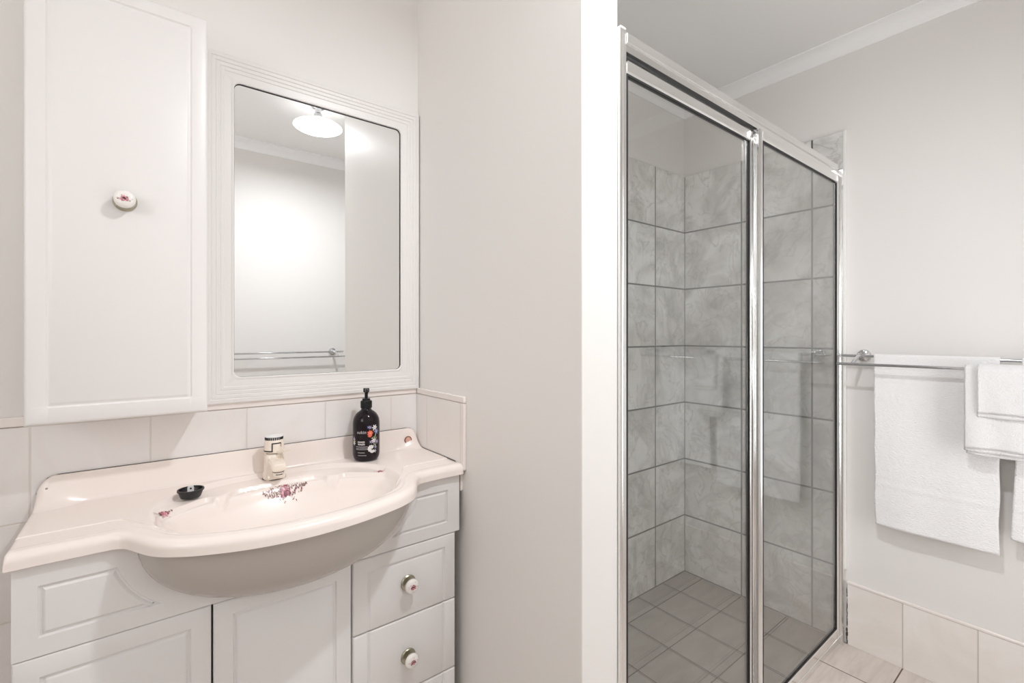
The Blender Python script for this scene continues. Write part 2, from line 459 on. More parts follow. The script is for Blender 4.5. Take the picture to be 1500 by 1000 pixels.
# ------------------------------------------------------------------ routed boards
def routed_board(bm, x0, x1, z0, z1, yf, th, rect=None, edge=0.004, mi=0, gw=0.0058, gd=0.0042):
    """a board facing -Y whose front has a routed groove along rect (x0, x1, z0, z1)"""
    offs = [(-gw, 0), (-gw * 0.45, gd), (gw * 0.05, gd), (gw * 0.35, gd * 0.55), (gw, 0.0)]
    xs = {x0, x0 + edge * 0.35, x0 + edge, x1 - edge, x1 - edge * 0.35, x1}
    zs = {z0, z0 + edge * 0.35, z0 + edge, z1 - edge, z1 - edge * 0.35, z1}
    if rect:
        a, b, c, d = rect
        for o, _ in offs:
            for v in (a + o, b - o):
                if x0 + edge < v < x1 - edge: xs.add(v)
            for v in (c + o, d - o):
                if z0 + edge < v < z1 - edge: zs.add(v)
    xs = sorted(xs); zs = sorted(zs)
    def depth(x, z):
        m_ = min(x - x0, x1 - x, z - z0, z1 - z)
        e = 0.0
        if m_ < edge:
            t = 1 - m_ / edge
            e = edge * 0.75 * t * t
        g = 0.0
        if rect:
            s = min(x - a, b - x, z - c, d - z)
            g = interp(s, [o for o, _ in offs], [q for _, q in offs])
        return max(e, g)
    G = [[bm.verts.new((x, yf + depth(x, z), z)) for z in zs] for x in xs]
    for i in range(len(xs) - 1):
        for j in range(len(zs) - 1):
            f = bm.faces.new((G[i][j], G[i + 1][j], G[i + 1][j + 1], G[i][j + 1])); f.material_index = mi
    loop = [G[i][0] for i in range(len(xs))] + [G[-1][j] for j in range(1, len(zs))] + [G[i][-1] for i in range(len(xs) - 2, -1, -1)] + [G[0][j] for j in range(len(zs) - 2, 0, -1)]
    back = [bm.verts.new((v.co.x, yf + th, v.co.z)) for v in loop]
    n = len(loop)
    for i in range(n):
        f = bm.faces.new((loop[i], loop[(i + 1) % n], back[(i + 1) % n], back[i])); f.material_index = mi
    f = bm.faces.new(back); f.material_index = mi

# ------------------------------------------------------------------ little printed flowers
def petal(bm, mapf, u, v, ru, rv, ang, mi, n=8):
    vs = []
    for k in range(n):
        a = 2 * PI * k / n
        du, dv = ru * math.cos(a), rv * math.sin(a)
        p = mapf(u + du * math.cos(ang) - dv * math.sin(ang), v + du * math.sin(ang) + dv * math.cos(ang))
        if p is None: return
        vs.append(bm.verts.new(p))
    f = bm.faces.new(vs); f.material_index = mi

def spray(bm, mapf, w, h, rnd, n_leaf=40, flower=1.0):
    """a spray of roses about w x h: materials 0 pink, 1 light pink, 2 plum, 3 leaf"""
    s = h
    lay = [0]
    for k in range(n_leaf):
        t = rnd.uniform(-1, 1)
        u = t * w / 2; v = rnd.gauss(0, 0.25) * h * (1.15 - abs(t))
        petal(bm, mapf, u, v, rnd.uniform(.04, .085) * s, rnd.uniform(.016, .032) * s, rnd.uniform(0, PI), rnd.choice((2, 2, 3, 3, 0)), 6)
    for (u, v, r) in ((0, 0.03, .30), (-.20, -.08, .19), (.19, -.06, .18), (-.10, .16, .14)):
        u *= s * flower; v *= s; r *= s
        for k in range(6):
            a = k * PI / 3 + rnd.random()
            petal(bm, mapf, u + r * .55 * math.cos(a), v + r * .55 * math.sin(a), r * .5, r * .36, a, rnd.choice((0, 0, 1, 2)), 8)
        petal(bm, mapf, u, v, r * .5, r * .5, 0, 1, 10)
        petal(bm, mapf, u, v, r * .22, r * .22, 0, 0, 8)
FLORAL = ['rose', 'rose_light', 'rose_dark', 'leaf']

def make_knob(parent, x, y, z, seed):
    """porcelain knob on a brass base, standing out of a front at y"""
    bm = bmesh.new()
    lathe(bm, [(0.0, 0.0), (0.0205, 0.0), (0.0208, 0.003), (0.0185, 0.0055), (0.0135, 0.0065), (0.0085, 0.009), (0.0075, 0.013), (0.009, 0.0165), (0.0160, 0.0185), (0.0182, 0.0195), (0.0182, 0.0215), (0.0170, 0.022), (0.0, 0.022)], 36, 0, (x, y, z), '-y')
    lathe(bm, [(0.0, 0.021), (0.0176, 0.021), (0.0186, 0.0235), (0.0182, 0.0265), (0.0160, 0.0295), (0.0110, 0.0315), (0.0055, 0.0323), (0.0, 0.0325)], 36, 1, (x, y, z), '-y')
    def mapf(u, v):
        r = math.hypot(u, v)
        return (x + u, y - (0.0329 - 0.0325 * 0 - max(0, r - 0.004) ** 2 * 14.0) - 0.0002, z + v)
    b2 = bmesh.new()
    rnd = random.Random(seed)
    spray(b2, mapf, 0.027, 0.021, rnd, 22)
    for f in b2.faces: f.material_index += 2
    tmp = bpy.data.meshes.new('t'); b2.to_mesh(tmp); b2.free()
    bm.from_mesh(tmp); bpy.data.meshes.remove(tmp)
    return link('knob', bm, [M['brass'], M['porcelain']] + [M[k] for k in FLORAL], parent, auto=math.radians(35))

# ------------------------------------------------------------------ vanity unit
van = thing('vanity_unit', 'white vanity cabinet with routed doors and three drawers under the basin', 'vanity cabinet', (0.26, 1.30, 0))
VP = Vector((0.26, 1.30, 0))
def vlink(name, bm, mats, par=None, **kw):
    o = link(name, bm, mats, par or van, **kw)
    if par is None: o.location = -VP
    return o
YF = 1.145
bm = bmesh.new()
box(bm, -0.180, -0.164, YF + 0.0195, 1.424, 0.10, 0.846); box(bm, 0.672, 0.688, YF + 0.0195, 1.424, 0.10, 0.846)
box(bm, -0.164, 0.672, YF + 0.0195, 1.424, 0.10, 0.116); box(bm, -0.164, 0.672, 1.412, 1.424, 0.116, 0.80)
box(bm, 0.388, 0.402, YF + 0.0195, 1.412, 0.116, 0.685)
vlink('carcass', bm, M['carcass'])
bm = bmesh.new(); box(bm, -0.170, 0.680, YF + 0.050, YF + 0.066, 0.0005, 0.099); vlink('kickboard', bm, M['kick'])

# fascia with the round cut-out for the bowl and two routed panels
def belly(px, pz_phi):
    return None
BX, BA, BZ0, BH = 0.264, 0.279, 0.853, 0.158
def belly_half(z, b):
    """half width of the bowl outside at height z, scale b at the top"""
    t = min(1, max(0, (BZ0 - z) / BH))
    return b * (1 - t ** 2.35) ** (1 / 2.05)
outline = [(-0.182, 0.6905), (0.704, 0.6905), (0.704, 0.851)]
cut = []
for i in range(33):
    t = i / 32
    z = 0.851 - (0.851 - 0.6925) * math.sin(t * PI) ** 0.8 if True else 0
nh = 26
zs_ = [0.851 - (0.851 - (BZ0 - BH + 0.0)) * (i / nh) for i in range(nh + 1)]
right = [(BX + belly_half(z, BA) + 0.0006, z - 0.0006) for z in zs_[:-1]]
left = [(BX - belly_half(z, BA) - 0.0006, z - 0.0006) for z in zs_[:-1]]
outline += [(right[0][0], 0.851)] + right[1:] + [(BX, BZ0 - BH - 0.0010)] + left[:0:-1] + [(left[0][0], 0.851)] + [(-0.182, 0.851)]

def curve_pts(p0, p1, mid, n=10):
    return [((1 - t) ** 2 * p0[0] + 2 * t * (1 - t) * mid[0] + t * t * p1[0], (1 - t) ** 2 * p0[1] + 2 * t * (1 - t) * mid[1] + t * t * p1[1]) for t in [i / n for i in range(n + 1)]]
pL = [(-0.150, 0.722)] + curve_pts((0.022, 0.722), (-0.044, 0.813), (-0.026, 0.757)) + [(-0.150, 0.813)]
pR = [(0.666, 0.722)] + [(0.666, 0.813)] + curve_pts((0.568, 0.813), (0.500, 0.722), (0.548, 0.757))
def offset_poly(poly, d):
    n = len(poly); out = []
    area = sum(poly[i][0] * poly[(i + 1) % n][1] - poly[(i + 1) % n][0] * poly[i][1] for i in range(n))
    sg = 1 if area > 0 else -1
    for i in range(n):
        a, b, c = Vector(poly[i - 1]), Vector(poly[i]), Vector(poly[(i + 1) % n])
        e1 = (b - a).normalized(); e2 = (c - b).normalized()
        n1 = Vector((-e1.y, e1.x)) * sg; n2 = Vector((-e2.y, e2.x)) * sg
        m_ = (n1 + n2).normalized(); k = max(0.2, m_.dot(n1))
        out.append(tuple(b + m_ * d / k))
    return out
bm = bmesh.new()
def loop_verts(poly, y):
    return [bm.verts.new((p[0], y, p[1])) for p in poly]
def loop_edges(vs):
    return [bm.edges.new((vs[i], vs[(i + 1) % len(vs)])) for i in range(len(vs))]
o_front = loop_verts(outline, YF)
edges = loop_edges(o_front)
hole_loops = []
for poly in (pL, pR):
    hv = loop_verts(poly, YF); edges += loop_edges(hv); hole_loops.append((poly, hv))
bmesh.ops.triangle_fill(bm, use_beauty=True, use_dissolve=False, edges=edges)
for poly, hv in hole_loops:
    prev = hv
    for (ins, dep) in ((0.0024, 0.0040), (0.0052, 0.0040), (0.0068, 0.0020), (0.0098, 0.0002)):
        cur = loop_verts(offset_poly(poly, ins), YF + dep)
        for i in range(len(cur)):
            bm.faces.new((prev[i], prev[(i + 1) % len(cur)], cur[(i + 1) % len(cur)], cur[i]))
        prev = cur
    bm.faces.new(prev)
back = loop_verts(outline, YF + 0.018)
for i in range(len(back)):
    bm.faces.new((o_front[i], o_front[(i + 1) % len(back)], back[(i + 1) % len(back)], back[i]))
bm.faces.new(back)
vlink('fascia', bm, M['vanity'], auto=math.radians(30))

bm = bmesh.new(); routed_board(bm, -0.182, 0.1045, 0.122, 0.6885, YF, 0.018, (-0.142, 0.0645, 0.162, 0.648)); vlink('door', bm, M['vanity'], auto=math.radians(40))
bm = bmesh.new(); routed_board(bm, 0.1085, 0.3945, 0.122, 0.6885, YF, 0.018, (0.149, 0.354, 0.162, 0.651)); vlink('door', bm, M['vanity'], auto=math.radians(40))
for k, (z0, z1) in enumerate(((0.5035, 0.6875), (0.3075, 0.4995), (0.122, 0.3035))):
    bm = bmesh.new(); routed_board(bm, 0.3995, 0.6905, z0, z1, YF, 0.018, (0.440, 0.652, 0.155, 0.650))
    dr = vlink('drawer', bm, M['vanity'], auto=math.radians(40))
    make_knob(dr, 0.545, YF, (0.592, 0.397, 0.212)[k], 11 + k)

# ------------------------------------------------------------------ moulded basin top
bas = thing('vanity_basin', 'cream moulded basin top with bowed front and floral sprays, fixed above the vanity', 'basin', (0.26, 1.30, 0.88))
BP = Vector((0.26, 1.30, 0.88))
def blink(name, bm, mats, **kw):
    o = link(name, bm, mats, bas, **kw); o.location = -BP; return o
CX0, CX1, CYB = -0.190, 0.7085, 1.4235
fx = [-0.190, -0.075, -0.050, -0.034, -0.022, -0.004, 0.012, 0.030, 0.052, 0.095, 0.139, 0.187, 0.234, 0.262, 0.296, 0.361, 0.417, 0.473, 0.496, 0.514, 0.532, 0.546, 0.556, 0.570, 0.590, 0.7187]
fy = [1.134, 1.133, 1.132, 1.124, 1.104, 1.070, 1.048, 1.032, 1.017, 0.996, 0.980, 0.969, 0.964, 0.963, 0.965, 0.974, 0.988, 1.009, 1.023, 1.040, 1.066, 1.094, 1.112, 1.127, 1.130, 1.131]
def yf_raw(x):
    if x <= fx[0]: return fy[0]
    if x >= fx[-1]: return fy[-1]
    i = max(k for k in range(len(fx) - 1) if fx[k] <= x)
    def m_(k):
        if k <= 0 or k >= len(fx) - 1: return 0.0
        a = (fy[k] - fy[k - 1]) / (fx[k] - fx[k - 1]); b = (fy[k + 1] - fy[k]) / (fx[k + 1] - fx[k])
        return (a * (fx[k + 1] - fx[k]) + b * (fx[k] - fx[k - 1])) / (fx[k + 1] - fx[k - 1])
    h = fx[i + 1] - fx[i]; t = (x - fx[i]) / h
    return (2 * t ** 3 - 3 * t * t + 1) * fy[i] + (t ** 3 - 2 * t * t + t) * h * m_(i) + (-2 * t ** 3 + 3 * t * t) * fy[i + 1] + (t ** 3 - t * t) * h * m_(i + 1)
def yfront(x):
    w = [(-0.009, 1), (-0.006, 2), (-0.003, 3), (0, 4), (0.003, 3), (0.006, 2), (0.009, 1)]
    return sum(yf_raw(x + o) * k for o, k in w) / 16
OUT = [(CX0 + (CX1 - CX0) * i / 600, 0) for i in range(601)]
OUT = [(x, yfront(x)) for x, _ in OUT]
def d_front(x, y):
    i0 = int((x - CX0) / (CX1 - CX0) * 600)
    best = 1
    for i in range(max(0, i0 - 45), min(600, i0 + 46)):
        p, q = OUT[i], OUT[i + 1]
        dx, dy = q[0] - p[0], q[1] - p[1]
        t = min(1, max(0, ((x - p[0]) * dx + (y - p[1]) * dy) / (dx * dx + dy * dy)))
        dd = (p[0] + t * dx - x) ** 2 + (p[1] + t * dy - y) ** 2
        if dd < best: best = dd
    return math.sqrt(best)
YBK_X = [0, .095, .108, .118, .130, .142, .152, .170, .22, .255, .3]
YBK_Y = [1.325, 1.316, 1.304, 1.284, 1.270, 1.282, 1.294, 1.288, 1.250, 1.222, 1.15]
def ybk(dx):
    s = 0
    for o in (-0.006, 0, 0.006): s += interp(abs(dx + o), YBK_X, YBK_Y)
    return s / 3
def smin(a, b, k):
    h = max(0, k - abs(a - b)) / k
    return min(a, b) - h * h * k / 4
def top_z(x, y, df):
    z = 0.8800
    if df is not None:
        z -= 0.0022 * sstep(0.028, 0.036, df)
    dx = x - 0.266
    rr = ((abs(dx) / 0.262) ** 2.4 + (abs(y - 1.200) / 0.193) ** 2.4) ** (1 / 2.4)
    e1 = 1 - rr
    z -= 0.0095 * sstep(-0.01, 0.055, e1)
    e2 = (ybk(dx) - y) / 0.2
    e = smin(e1 - 0.045, e2, 0.05)
    z -= 0.0105 * sstep(-0.008, 0.028, e)
    e3 = smin(e1 - 0.045, (1.318 - 1.55 * dx * dx - y) / 0.2, 0.10) - 0.02
    if e3 > 0:
        q = min(1, e3 / 0.75)
        z -= 0.110 * (1 - (1 - q) ** 1.9) * sstep(0, 0.10, e3) ** 0.35
    # upstand
    up_h = 0.0640
    rl = 0.034
    dl = x - CX0; dr = CX1 - x
    for dd in (dl, dr):
        if dd < rl: up_h -= (rl - math.sqrt(max(0, rl * rl - (rl - max(0, dd)) ** 2))) * 1.5
    endk = max(1 - sstep(0.0, 0.10, dl), 1 - sstep(0.0, 0.09, dr))
    y0 = 1.398 - 0.05 * endk
    t = min(1, max(0, (y - y0) / (1.4175 - y0)))
    p = 1.7 + 1.0 * endk
    u = up_h * (t ** p)
    # soft top edge
    z = max(z, 0.8778 + u) if t > 0 else z
    # bullnose along the front and the left end
    if df is not None and df < 0.015:
        r = 0.015
        z -= r - math.sqrt(max(0, r * r - (r - df) ** 2))
    if dl < 0.006:
        r = 0.006
        z -= r - math.sqrt(max(0, r * r - (r - dl) ** 2))
    return z
NXC = 300
xs = [CX0 + 0.0000, CX0 + 0.0008, CX0 + 0.002, CX0 + 0.004] + [CX0 + 0.007 + (CX1 - CX0 - 0.007) * i / NXC for i in range(NXC + 1)]
front_steps = [0, 0.0004, 0.0012, 0.0024, 0.0040, 0.006, 0.0085, 0.0115, 0.015, 0.020, 0.026, 0.030, 0.034, 0.038]
NR = 150
bm = bmesh.new(); G = []
for x in xs:
    yf = yfront(x); colv = []
    ys = [yf + s for s in front_steps]
    y1 = 1.396
    ys += [ys[-1] + (y1 - ys[-1]) * i / NR for i in range(1, NR + 1)]
    ys += [y1 + (CYB - y1) * i / 16 for i in range(1, 17)]
    for y in ys:
        df = d_front(x, y) if y - yf < 0.09 else None
        colv.append(bm.verts.new((x, y, top_z(x, y, df))))
    G.append(colv)
nr = len(G[0])
for i in range(len(G) - 1):
    for j in range(nr - 1):
        bm.faces.new((G[i][j], G[i + 1][j], G[i + 1][j + 1], G[i][j + 1]))
ZB = 0.8525
bot = {}
def low(v, z=ZB):
    k = v.index if False else id(v)
    if k not in bot: bot[k] = bm.verts.new((v.co.x, v.co.y, z))
    return bot[k]
for i in range(len(G) - 1):
    bm.faces.new((G[i][0], low(G[i][0]), low(G[i + 1][0]), G[i + 1][0]))
    bm.faces.new((G[i][-1], low(G[i][-1]), low(G[i + 1][-1]), G[i + 1][-1]))
    # the underside lip, 45 mm wide
for side in (0, -1):
    for j in range(nr - 1):
        bm.faces.new((G[side][j], G[side][j + 1], low(G[side][j + 1]), low(G[side][j])))
for i in range(len(G) - 1):
    a, b = low(G[i][0]), low(G[i + 1][0])
    if i == 0:
        pa = bm.verts.new((a.co.x, min(1.40, a.co.y + 0.06), ZB))
    pb = bm.verts.new((b.co.x, min(1.40, b.co.y + 0.06), ZB))
    bm.faces.new((a, b, pb, pa)); pa = pb
bm.normal_update()
bvh = BVHTree.FromBMesh(bm)
blink('countertop', bm, M['basin'], auto=math.radians(50))

# dark sealant line where the upstand meets the tiles
bm = bmesh.new()
pts = [(CX0 + 0.0008, CYB - 0.001, 0.862)] + [(xs[i], CYB + 0.0008, top_z(xs[i], CYB, None) + 0.0002) for i in range(2, len(xs), 6)]
pts += [(CX1 + 0.0006, y_, top_z(CX1, y_, None) + 0.0002) for y_ in [CYB - 0.0055 * k for k in range(1, 46)]]
tube(bm, pts, 0.0011, 8)
blink('sealant_line', bm, M['sealant'], smooth=True)

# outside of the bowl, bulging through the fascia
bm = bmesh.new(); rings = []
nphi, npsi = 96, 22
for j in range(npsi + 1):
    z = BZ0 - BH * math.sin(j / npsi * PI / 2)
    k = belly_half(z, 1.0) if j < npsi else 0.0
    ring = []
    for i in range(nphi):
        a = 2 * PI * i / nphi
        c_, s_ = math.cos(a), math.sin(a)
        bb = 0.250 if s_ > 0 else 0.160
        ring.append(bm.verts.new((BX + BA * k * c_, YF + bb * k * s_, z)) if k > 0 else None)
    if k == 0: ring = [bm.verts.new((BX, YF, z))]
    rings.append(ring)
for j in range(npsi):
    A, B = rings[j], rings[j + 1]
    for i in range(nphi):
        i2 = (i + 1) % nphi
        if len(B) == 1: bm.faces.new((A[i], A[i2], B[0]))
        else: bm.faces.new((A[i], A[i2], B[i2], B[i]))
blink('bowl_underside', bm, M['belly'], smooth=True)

def basin_map(cx, cy, ang=0.0):
    def f(u, v):
        x = cx + u * math.cos(ang) - v * math.sin(ang); y = cy + u * math.sin(ang) + v * math.cos(ang)
        h = bvh.ray_cast(Vector((x, y, 1.2)), Vector((0, 0, -1)))
        if h[0] is None: return None
        n = h[1] if h[1].z > 0 else -h[1]
        return h[0] + n * 0.0011
    return f
for k, (cx, cy, w, h_, nl, ang) in enumerate(((0.280, 1.303, 0.104, 0.036, 150, 0.0), (0.026, 1.238, 0.036, 0.026, 26, 0.5), (0.508, 1.242, 0.036, 0.022, 26, -0.5))):
    bm = bmesh.new()
    spray(bm, basin_map(cx, cy, ang), w, h_, random.Random(30 + k), nl, 1.0)
    d = blink('floral_decal', bm, [M[q] for q in FLORAL])
    d['label'] = 'printed spray of pink roses'
# round plug in the upstand, and a screw cap at its other end
bm = bmesh.new()
lathe(bm, [(0.0, 0.0), (0.0125, 0.0), (0.0125, 0.002), (0.0105, 0.003), (0.0095, 0.0018)], 28, 0, (0, 0, 0), '-y')
lathe(bm, [(0.0098, 0.0012), (0.0098, 0.0018), (0.006, 0.0022), (0.0, 0.0022)], 28, 1, (0, 0, 0), '-y')
ob = link('overflow_badge', bm, [M['copper'], M['pinkplug']], bas, auto=math.radians(40))
ob['label'] = 'small round brown-rimmed pink plug'
def up_y(x, z):
    h = bvh.ray_cast(Vector((x, 1.30, z)), Vector((0, 1, 0)))
    return h[0].y if h[0] is not None else 1.41
ob.location = Vector((0.668, up_y(0.668, 0.907) - 0.0002, 0.907)) - BP
bm = bmesh.new(); lathe(bm, [(0.0, 0.0), (0.0022, 0.0), (0.0020, 0.0008), (0.0, 0.001)], 14, 0, (0, 0, 0), '-y')
sc_ = link('screw_cap', bm, M['brass'], bas, smooth=True); sc_.location = Vector((-0.171, up_y(-0.171, 0.918) - 0.0002, 0.918)) - BP
# drain
hz = bvh.ray_cast(Vector((0.266, 1.19, 1.2)), Vector((0, 0, -1)))[0].z
bm = bmesh.new(); lathe(bm, [(0.0, -0.004), (0.014, -0.004), (0.016, 0.001), (0.023, 0.002), (0.024, 0.0), (0.024, -0.001)], 30, 0, (0.266, 1.19, hz + 0.0006))
blink('drain', bm, M['chrome'], auto=math.radians(40))

# ------------------------------------------------------------------ tap
TXC, TYC = 0.2655, 1.3660
TZ = bvh.ray_cast(Vector((TXC, TYC, 1.2)), Vector((0, 0, -1)))[0].z + 0.0003
tap = thing('basin_tap', 'cream basin mixer tap with black striped top, standing behind the bowl', 'tap', (TXC, TYC, TZ))
bm = bmesh.new()
def ring_at(z, hx, hy, cy=0.0, n=28, sq=2.6):
    vs = []
    for k in range(n):
        a = 2 * PI * k / n
        c_, s_ = math.cos(a), math.sin(a)
        q = (abs(c_) ** sq + abs(s_) ** sq) ** (-1 / sq)
        vs.append(bm.verts.new((hx * q * c_, cy + hy * q * s_, z)))
    return vs
def skin(rs):
    for A, B in zip(rs[:-1], rs[1:]):
        for k in range(len(A)):
            bm.faces.new((A[k], A[(k + 1) % len(A)], B[(k + 1) % len(A)], B[k]))
    bm.faces.new(rs[0]); bm.faces.new(rs[-1])
skin([ring_at(0.0, .0265, .0265, -0.002), ring_at(0.003, .0275, .0275, -0.002), ring_at(0.008, .0262, .0262), ring_at(0.022, .0245, .0245), ring_at(0.045, .0232, .0232), ring_at(0.058, .0225, .0225), ring_at(0.063, .0195, .0195), ring_at(0.066, .0175, .0175)])
# spout: a blunt nose leaning out over the bowl
def nose(y, zc, hx, hz, n=24, sq=3.0):
    vs = []
    for k in range(n):
        a = 2 * PI * k / n; c_, s_ = math.cos(a), math.sin(a)
        q = (abs(c_) ** sq + abs(s_) ** sq) ** (-1 / sq)
        vs.append(bm.verts.new((hx * q * c_, y, zc + hz * q * s_)))
    return vs
skin([nose(-0.004, 0.040, .0185, .0170, sq=5), nose(-0.022, 0.041, .0180, .0150, sq=6), nose(-0.044, 0.0405, .0172, .0115, sq=7), nose(-0.062, 0.0395, .0165, .0095, sq=7), nose(-0.066, 0.0393, .0158, .0085, sq=6), nose(-0.067, 0.0393, .0140, .0070, sq=5)])
lathe(bm, [(0.0272, 0.0), (0.0286, 0.0002), (0.0284, 0.0014), (0.0270, 0.0016)], 40, 1, (0, -0.002, 0.0))
link('tap_body', bm, [M['tapcream'], M['black']], tap, auto=math.radians(40))
bm = bmesh.new()
lathe(bm, [(0.0, 0.0), (0.0128, 0.0), (0.0135, 0.010), (0.0135, 0.0150), (0.0, 0.0150)], 28, 0, (0, -0.0505, 0.0165))
lathe(bm, [(0.01345, 0.0098), (0.0142, 0.0108), (0.01345, 0.0118)], 28, 1, (0, -0.0505, 0.0165))
link('spout_outlet', bm, [M['tapcream'], M['black']], tap, auto=math.radians(40))
bm = bmesh.new()
lathe(bm, [(0.0, 0.0), (0.0185, 0.0), (0.0235, 0.004), (0.0240, 0.010), (0.0225, 0.034), (0.0218, 0.036), (0.0205, 0.036), (0.0, 0.036)], 40, 0, (0, 0, 0.066))
# lever fin under the knob
prism(bm, [(-0.012, 0.0665), (-0.030, 0.068), (-0.046, 0.0735), (-0.047, 0.0765), (-0.044, 0.0775), (-0.028, 0.0735), (-0.010, 0.0740)], 'x', -0.010, 0.010)
fin = [v for v in bm.verts if abs(abs(v.co.x) - 0.010) < 1e-7 and v.co.y < -0.009 and (v.co.y < -0.025 or abs(v.co.z - 0.0665) < 1e-6 or abs(v.co.z - 0.0740) < 1e-6)]
for v in fin: v.co = Matrix.Rotation(math.radians(30), 3, 'Z') @ v.co
kn = link('tap_knob', bm, M['tapcream'], tap, auto=math.radians(35))
# bent black line round the knob and the dark base line
bm = bmesh.new()
def knob_r(z): return interp(z, [0.066, 0.070, 0.076, 0.100], [0.0186, 0.0237, 0.0242, 0.0227]) + 0.0003
def strip(pts, wd):
    """pts: (angle degrees, z) corners of a band printed on the knob"""
    for (a0, z0), (a1, z1) in zip(pts[:-1], pts[1:]):
        n = max(2, int(abs(a1 - a0) / 4)) if a0 != a1 else 2
        prev = None
        for k in range(n + 1):
            t = k / n
            a = math.radians(a0 + (a1 - a0) * t); z = z0 + (z1 - z0) * t
            if a0 == a1:
                da = math.degrees(wd / 0.024) / 2
                pp = [(a0 - da, z), (a0 + da, z)]
                cur = [bm.verts.new((knob_r(zz) * math.cos(math.radians(aa)), knob_r(zz) * math.sin(math.radians(aa)), zz)) for aa, zz in pp]
            else:
                cur = [bm.verts.new((knob_r(zz) * math.cos(a), knob_r(zz) * math.sin(a), zz)) for zz in (z - wd / 2, z + wd / 2)]
            if prev: bm.faces.new((prev[0], prev[1], cur[1], cur[0]))
            prev = cur
strip([(160, 0.0735), (250, 0.0735)], 0.003)
strip([(248, 0.072), (248, 0.0945)], 0.003)
strip([(246, 0.0935), (303, 0.0935)], 0.003)
strip([(302, 0.095), (302, 0.083)], 0.0014)
link('printed_line', bm, M['black'], kn)
bm = bmesh.new()
lathe(bm, [(0.0189, 0.0), (0.0196, 0.0004), (0.0189, 0.0010)], 40, 0, (0, 0, 0.0652))
link('base_line', bm, M['black'], kn)
bm = bmesh.new()
# black name squiggle on the outlet
for k in range(9):
    a = math.radians(238 + k * 8)
    box(bm, 0.0136 * math.cos(a) - 0.0006, 0.0136 * math.cos(a) + 0.0006, -0.050 + 0.0136 * math.sin(a) - 0.0006, -0.050 + 0.0136 * math.sin(a) + 0.0006, 0.0205, 0.0225 + 0.0012 * (k % 2))
link('printed_name', bm, M['black'], kn)
bm = bmesh.new()
nrib = 30
for k in range(nrib):
    a0 = 2 * PI * k / nrib; a1 = 2 * PI * (k + 0.55) / nrib
    r0, r1, z0, z1 = 0.0195, 0.0222, 0.1015, 0.1085
    P = [(r * math.cos(a), r * math.sin(a), z) for z in (z0, z1) for r in (r0, r1) for a in (a0, a1)]
    vs = [bm.verts.new(p) for p in P]
    for q in ((0, 1, 3, 2), (4, 6, 7, 5), (0, 4, 5, 1), (2, 3, 7, 6), (0, 2, 6, 4), (1, 5, 7, 3)): bm.faces.new([vs[i] for i in q])
for f in bm.faces: f.material_index = 1
lathe(bm, [(0.0, 0.1015), (0.0205, 0.1015), (0.0208, 0.1085), (0.0222, 0.109), (0.0222, 0.1105), (0.0190, 0.112), (0.0, 0.1122)], 40, 0, (0, 0, 0))
link('ribbed_cap', bm, [M['whiteplastic'], M['black']], tap, auto=math.radians(40))

# ------------------------------------------------------------------ plug (stopper)
def rest_z(x, y): return bvh.ray_cast(Vector((x, y, 1.2)), Vector((0, 0, -1)))[0].z
PXc, PYc = 0.079, 1.306
pz = max(rest_z(PXc + a, PYc + b) for a in (-0.021, 0, 0.021) for b in (-0.021, 0, 0.021))
plug = thing('sink_plug', 'round black rubber sink plug with white tab on the basin ledge', 'sink plug', (PXc, PYc, pz + 0.0005))
bm = bmesh.new()
lathe(bm, [(0.0, 0.0), (0.0195, 0.0), (0.0205, 0.002), (0.0245, 0.014), (0.0262, 0.0145), (0.0266, 0.0165), (0.0262, 0.0185), (0.0235, 0.0185), (0.0228, 0.012), (0.0205, 0.0085), (0.0, 0.008)], 40)
link('plug_body', bm, M['rubber'], plug, auto=math.radians(40))
bm = bmesh.new()
outl = [(-0.0064, 0.007), (0.0064, 0.007), (0.0064, 0.021), (0.0045, 0.0265), (-0.0045, 0.0265), (-0.0064, 0.021)]
prism(bm, outl, 'y', -0.0012, 0.0012)
link('pull_tab', bm, M['whiteplastic'], plug)
bm = bmesh.new()
lathe(bm, [(0.0, 0.0), (0.0021, 0.0), (0.0021, 0.0004), (0.0, 0.0005)], 14, 0, (0, -0.0013, 0.0195), '-y')
hole = link('tab_hole', bm, M['black'], plug)

# ------------------------------------------------------------------ hand wash bottle
BXc, BYc = 0.512, 1.3565
bz = max(rest_z(BXc + 0.03 * math.cos(a), BYc + 0.03 * math.sin(a)) for a in [k * PI / 4 for k in range(8)])
bot_ = thing('hand_wash_bottle', 'black pump bottle of hand wash with printed flowers on the basin corner', 'soap bottle', (BXc, BYc, bz + 0.0004))
bm = bmesh.new()
BR = 0.0385
lathe(bm, [(0.0, 0.002), (0.024, 0.002), (0.0275, 0.0), (0.0325, 0.0022), (0.0362, 0.008), (0.0380, 0.016), (BR, 0.026), (BR, 0.105), (0.0381, 0.113), (0.0366, 0.121), (0.0336, 0.1288), (0.0290, 0.1358), (0.0235, 0.1408), (0.0180, 0.1445), (0.0145, 0.1475), (0.0132, 0.152), (0.0132, 0.157), (0.0, 0.157)], 64)
body = link('bottle_body', bm, M['bottle'], bot_, auto=math.radians(50))
bm = bmesh.new()
lathe(bm, [(0.0, 0.152), (0.0158, 0.152), (0.0160, 0.1525), (0.0158, 0.1725), (0.0150, 0.1738), (0.0118, 0.1742), (0.0112, 0.180), (0.0060, 0.1808), (0.0, 0.1808)], 40)
for k in range(30):
    a = 2 * PI * k / 30
    tube(bm, [(0.0158 * math.cos(a), 0.0158 * math.sin(a), 0.1535), (0.0158 * math.cos(a), 0.0158 * math.sin(a), 0.1715)], 0.0006, 6)
pc = link('pump_collar', bm, M['pump'], bot_, auto=math.radians(40))
bm = bmesh.new()
